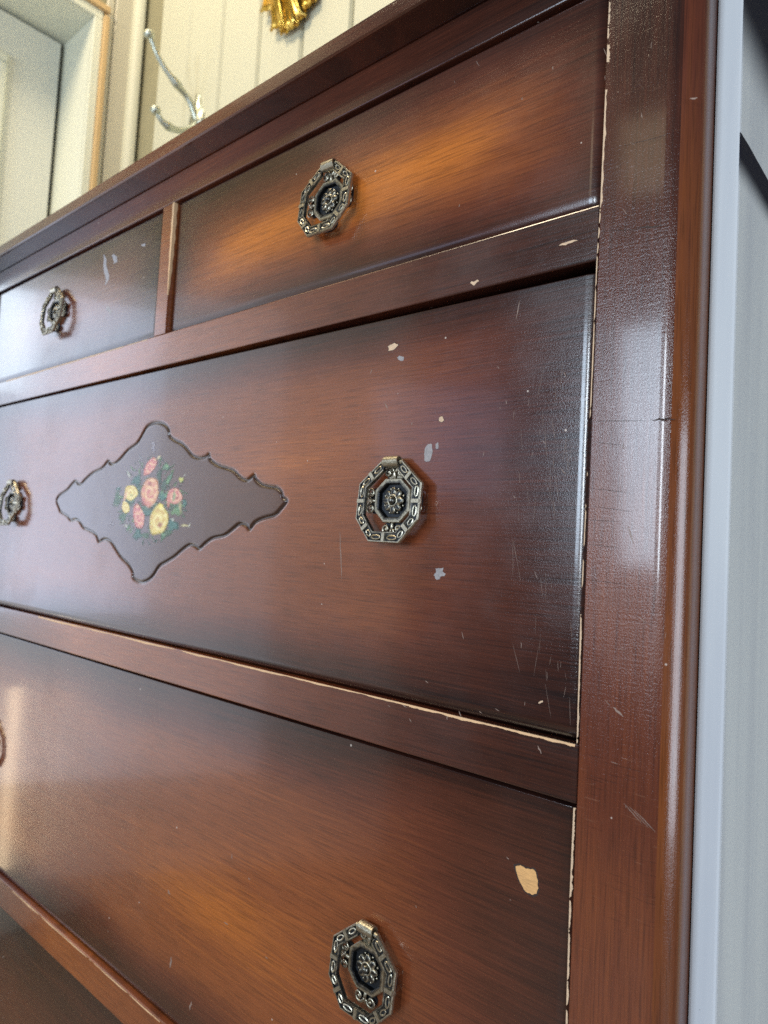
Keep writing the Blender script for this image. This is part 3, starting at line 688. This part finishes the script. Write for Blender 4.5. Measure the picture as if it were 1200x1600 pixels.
    c4_ = np.concatenate([np.clip(col, 0, 1) / np.maximum(al, .05)[..., None].clip(.05, 1) * 1.0, al[..., None]], -1)
    c4_[..., :3] = np.clip(c4_[..., :3], 0, 1)
    at.data.foreach_set('color', c4_.reshape(-1))
    k = N('rose_print'); t = k.attr('paint')
    m = k.set(Base_Color=k.mix(.10, t.outputs['Color'], (.10, .05, .03)), Roughness=.34, Alpha=k.math('MULTIPLY', t.outputs['Alpha'], .92), Coat_Weight=.3, Coat_Roughness=.2)
    o = link('flower_decal', me, m, d2); o['label'] = 'faded print of pink and yellow roses in the carved panel'; return o
paint_roses()

# ---------------------------------------------------------------- octagonal drawer pulls (built in millimetres, front towards -y)
def sweep_loop(poly, section, y0=0.0, tilt=0.0, closed=True):
    """poly: convex loop of (x,z); section: (inset, height) pairs; mitred sweep"""
    n = len(poly); V, F = [], []; m = len(section)
    for i in range(n):
        p0, p1, p2 = (Vector(poly[(i + d) % n]) for d in (-1, 0, 1))
        e1 = (p1 - p0).normalized(); e2 = (p2 - p1).normalized()
        if not closed and i == 0: e1 = e2
        if not closed and i == n - 1: e2 = e1
        n1, n2 = Vector((-e1.y, e1.x)), Vector((-e2.y, e2.x)); b = (n1 + n2) / (1 + n1.dot(n2))
        for ins, h in section:
            q = p1 + b * ins; V.append((q.x, y0 - h, q.y))
    for i in range(n if closed else n - 1):
        for j in range(m):
            a, c = i * m, ((i + 1) % n) * m; F.append((a + j, a + (j + 1) % m, c + (j + 1) % m, c + j))
    if not closed: F += [tuple(range(m)), tuple(range((n - 1) * m + m - 1, (n - 1) * m - 1, -1))]
    return V, F
def xf(vf, fn): return [fn(Vector(p)) for p in vf[0]], vf[1]
def mm(vf): return [Vector(p) * .001 for p in vf[0]], vf[1]
def make_pull_meshes():
    out = {}
    # back plate: octagonal frame, dished ground, four scroll tabs
    octo = [(6, 12.6), (-6, 12.6), (-13.2, 6), (-13.2, -6), (-6, -12.6), (6, -12.6), (13.2, -6), (13.2, 6)]   # counter-clockwise
    sec = [(0, 0), (0, 3.2), (.5, 3.9), (2.6, 3.9), (3.1, 3.4), (3.4, 1.0), (3.4, 0)]
    fr = sweep_loop(octo, sec)
    inner = [(x * .78, z * .76) for x, z in octo]
    dish = ([(x, -1.0, z) for x, z in inner] + [(x * .5, -.7, z * .5) for x, z in inner] + [(0, -.6, 0)], [(i, (i + 1) % 8, 8 + (i + 1) % 8, 8 + i) for i in range(8)] + [(8 + i, 8 + (i + 1) % 8, 16) for i in range(8)])
    base = []
    tabs = []
    for kx, (ang, dist) in enumerate([(0, 15.6), (90, 15.0), (180, 15.6), (270, 15.0)]):
        a = math.radians(ang); ux, uz = math.sin(a), math.cos(a)
        pl = []
        for t in np.linspace(0, 2 * math.pi, 20, endpoint=False): pl.append((dist * ux + (7.4 * math.cos(t)) * uz + 4.4 * math.sin(t) * ux, dist * uz - (7.4 * math.cos(t)) * ux + 4.4 * math.sin(t) * uz))
        tabs.append(([(x, -.0, z) for x, z in pl] + [(x, -1.1, z) for x, z in pl], [tuple(range(20, 40))] + [(i, (i + 1) % 20, 20 + (i + 1) % 20, 20 + i) for i in range(20)]))
    out['plate'] = merge([fr, dish] + tabs)
    # scroll: a pair of opposed spirals and a little bud, pointing up (+z) from the frame edge
    def spiral(sgn):
        pts, rad = [], []
        for t in np.linspace(0, 1, 26):
            th = t * 2.35 * math.pi; r = 2.5 * (1 - .78 * t)
            pts.append((sgn * (3.0 - r * math.cos(th) * 1.0), -1.9 - .5 * t, .4 + r * math.sin(th) * .95)); rad.append(.62 - .18 * t)
        return tube(pts, rad, 6)
    stem = tube([(-.2, -1.8, -3), (0, -2.2, -.5), (0, -2.0, 2.2)], [.6, .8, .35], 6)
    out['scroll'] = merge([spiral(1), spiral(-1), stem, ball((3.0, -2.2, .5), .65, u=8, v=5), ball((-3.0, -2.2, .5), .65, u=8, v=5)])
    # rosette
    pet = []
    for i in range(8):
        a = i * math.pi / 4
        V, F = ball((0, 0, 0), 1, u=12, v=8); W = []
        for p in V:
            x, y, z = p.x * 2.05, p.y * 1.15, p.z * 2.7
            y -= .5 * abs(math.sin(x * 2.4)) * (1 if p.y < 0 else 0)
            z += 4.9; W.append((x * math.cos(a) + z * math.sin(a), y - 2.3, -x * math.sin(a) + z * math.cos(a)))
        pet.append((W, F))
        V, F = ball((0, 0, 0), 1, u=8, v=5)
        a2 = a + math.pi / 8; pet.append(([(p.x * .8 + 7.2 * math.sin(a2), p.y * .8 - 1.6, p.z * .8 + 7.2 * math.cos(a2)) for p in V], F))
    ringp = [(3.1 * math.cos(t), -3.2, 3.1 * math.sin(t)) for t in np.linspace(0, 2 * math.pi, 25)]
    out['rosette'] = merge(pet + [tube(ringp, [.7] * 25, 6, False)])
    out['boss'] = ball((0, -4.0, 0), 2.2, (1, .95, 1), 18, 10)
    # hinge: strap curled over the pin
    hz, hy = 21.8, -4.9; st = []
    prof = [(1.0 * 0 - .6, 12.5), (-.9, 17.0), (-1.6, 20.5)]
    arc = [(hy + 3.3 * math.cos(t), hz + 3.3 * math.sin(t)) for t in np.linspace(.15, math.pi + 1.75, 18)]
    path = [(-.8, 12.5), (-1.0, 17), (-1.6, 20)] + arc
    W2 = 5.0; V, F = [], []
    for q, (y, z) in enumerate(path):
        j = min(q, len(path) - 2); dy, dz = path[j + 1][0] - path[j][0], path[j + 1][1] - path[j][1]; L = math.hypot(dy, dz); ny, nz_ = -dz / L, dy / L
        wd = W2 * (1 - .10 * math.sin(q * .3))
        for s_, t_ in ((-wd, 0), (wd, 0), (wd, .8), (-wd, .8)): V.append((s_, y + ny * t_, z + nz_ * t_))
    for q in range(len(path) - 1):
        for j in range(4): F.append((4 * q + j, 4 * q + (j + 1) % 4, 4 * q + 4 + (j + 1) % 4, 4 * q + 4 + j))
    F += [(3, 2, 1, 0), tuple(4 * (len(path) - 1) + j for j in range(4))]
    out['hinge'] = (V, F)
    # bail: open octagon with channelled face, closed by a round pin through the hinge
    bo = [(-6.4, 22.6), (-8.0, 22.3), (-23.0, 9.5), (-23.0, -11.0), (-11.2, -24.2), (11.2, -24.2), (23.0, -11.0), (23.0, 9.5), (8.0, 22.3), (6.4, 22.6)]
    sec = [(0, 0), (0, 1.5), (.4, 2.2), (1.2, 2.2), (1.55, 1.35), (4.2, 1.35), (4.5, 1.9), (5.1, 1.9), (5.4, 2.4), (6.0, 2.4), (6.3, 1.6), (6.3, 0)]
    pcs = [sweep_loop(bo, sec, closed=False)]
    pcs.append(tube([(-7.5, -1.0, 21.4), (7.5, -1.0, 21.4)], [1.35, 1.35], 10))
    cen = [Vector(p) for p in bo[1:-1]]
    for i in range(len(cen) - 1):
        a, b = cen[i], cen[i + 1]; e = (b - a); L = e.length; e /= L; nn = Vector((-e.y, e.x)); mid = (a + b) / 2 + nn * 2.9
        # raised clasp in the middle of the side
        bx_ = []
        for dy in (-1.0, -2.75):
            for su, sv in ((-1.3, -3.2), (1.3, -3.2), (1.3, 3.2), (-1.3, 3.2)):
                f_ = .82 if dy < -2 else 1
                q = mid + e * su * f_ + nn * sv * f_ * .98; bx_.append((q.x, dy, q.y))
        pcs.append((bx_, [(0, 1, 2, 3), (4, 5, 6, 7), (0, 1, 5, 4), (1, 2, 6, 5), (2, 3, 7, 6), (3, 0, 4, 7)]))
        for sgn in (-1, 1):                       # two long oval links on each side
            c = mid + e * sgn * (L * .25 + .3); hl = max(1.6, L * .25 - 2.3)
            lp = []
            for t in np.linspace(0, 2 * math.pi, 17):
                q = c + e * (hl * math.cos(t)) + nn * (1.15 * math.sin(t)); lp.append((q.x, -1.75, q.y))
            pcs.append(tube(lp, [.5] * 17, 5, False))
    V, F = merge(pcs)
    dark_bail = [all(abs(V[i][1] + 1.35) < .02 for i in q) for q in F]
    # hang the bail on its pin, swung a few degrees outward
    th = math.radians(5.0); ct, sn = math.cos(th), math.sin(th); W = []
    for p in V:
        p = Vector(p); y, z = p.y + 1.0, p.z - 21.8
        W.append((p.x, y * ct + z * sn - 4.9, -y * sn + z * ct + 21.8))
    out['bail'] = (W, F)
    dk = {'bail': dark_bail, 'plate': [max(out['plate'][0][i][1] for i in q) > -1.15 and min(out['plate'][0][i][1] for i in q) > -1.2 for q in out['plate'][1]]}
    res = {}
    for kx, vf in out.items():
        v, f = mm(vf); res[kx] = fixn(mesh(kx, v, f)); res[kx].materials.append(m_metal)
        res[kx].materials.append(m_patina)
        if kx in dk: res[kx].polygons.foreach_set('material_index', [1 if q else 0 for q in dk[kx]])
        res[kx].polygons.foreach_set('use_smooth', [kx in ('rosette', 'boss', 'scroll')] * len(res[kx].polygons))
    return res
PM = make_pull_meshes()
def pull(X, Z, swing=0.0):
    """octagonal pull on a drawer front: plate > bail, hinge, rosette, boss, four scrolls"""
    p = bpy.data.objects.new('drawer_pull', PM['plate']); C.objects.link(p); p.parent = dr
    p.location = U(X, 1 + D, Z) - Vector(do) + Vector((0, -.0001, 0)); p.rotation_euler = (0, swing, 0)
    for nm, key in (('bail', 'bail'), ('hinge', 'hinge'), ('rosette', 'rosette'), ('boss', 'boss')):
        o = bpy.data.objects.new(nm, PM[key]); C.objects.link(o); o.parent = p
        if key == 'bail': o.rotation_euler = (rnd.uniform(-.012, .012), rnd.uniform(-.035, .035), 0)
    for ang, dist in ((0, 15.6), (90, 16.2), (180, 15.6), (270, 16.2)):
        a = math.radians(ang); o = bpy.data.objects.new('scroll', PM['scroll']); C.objects.link(o); o.parent = p
        o.location = (dist * .001 * math.sin(a), 0, dist * .001 * math.cos(a)); o.rotation_euler = (0, a, 0); o.scale = (1.42, 1.2, 1.5)
    return p
for px_, py_, sw in ((513, 312, .04), (613, 782, 0), (572, 1514, .03), (86, 487, 0), (18, 786, 0)):
    q = onY(px_, py_, 1 + D - .012); pull(q[0], q[2], sw)
pull(2 * XC + .85 - .09, -.75); pull(-.85, -1.62); pull(2 * XC + .85, -1.62)
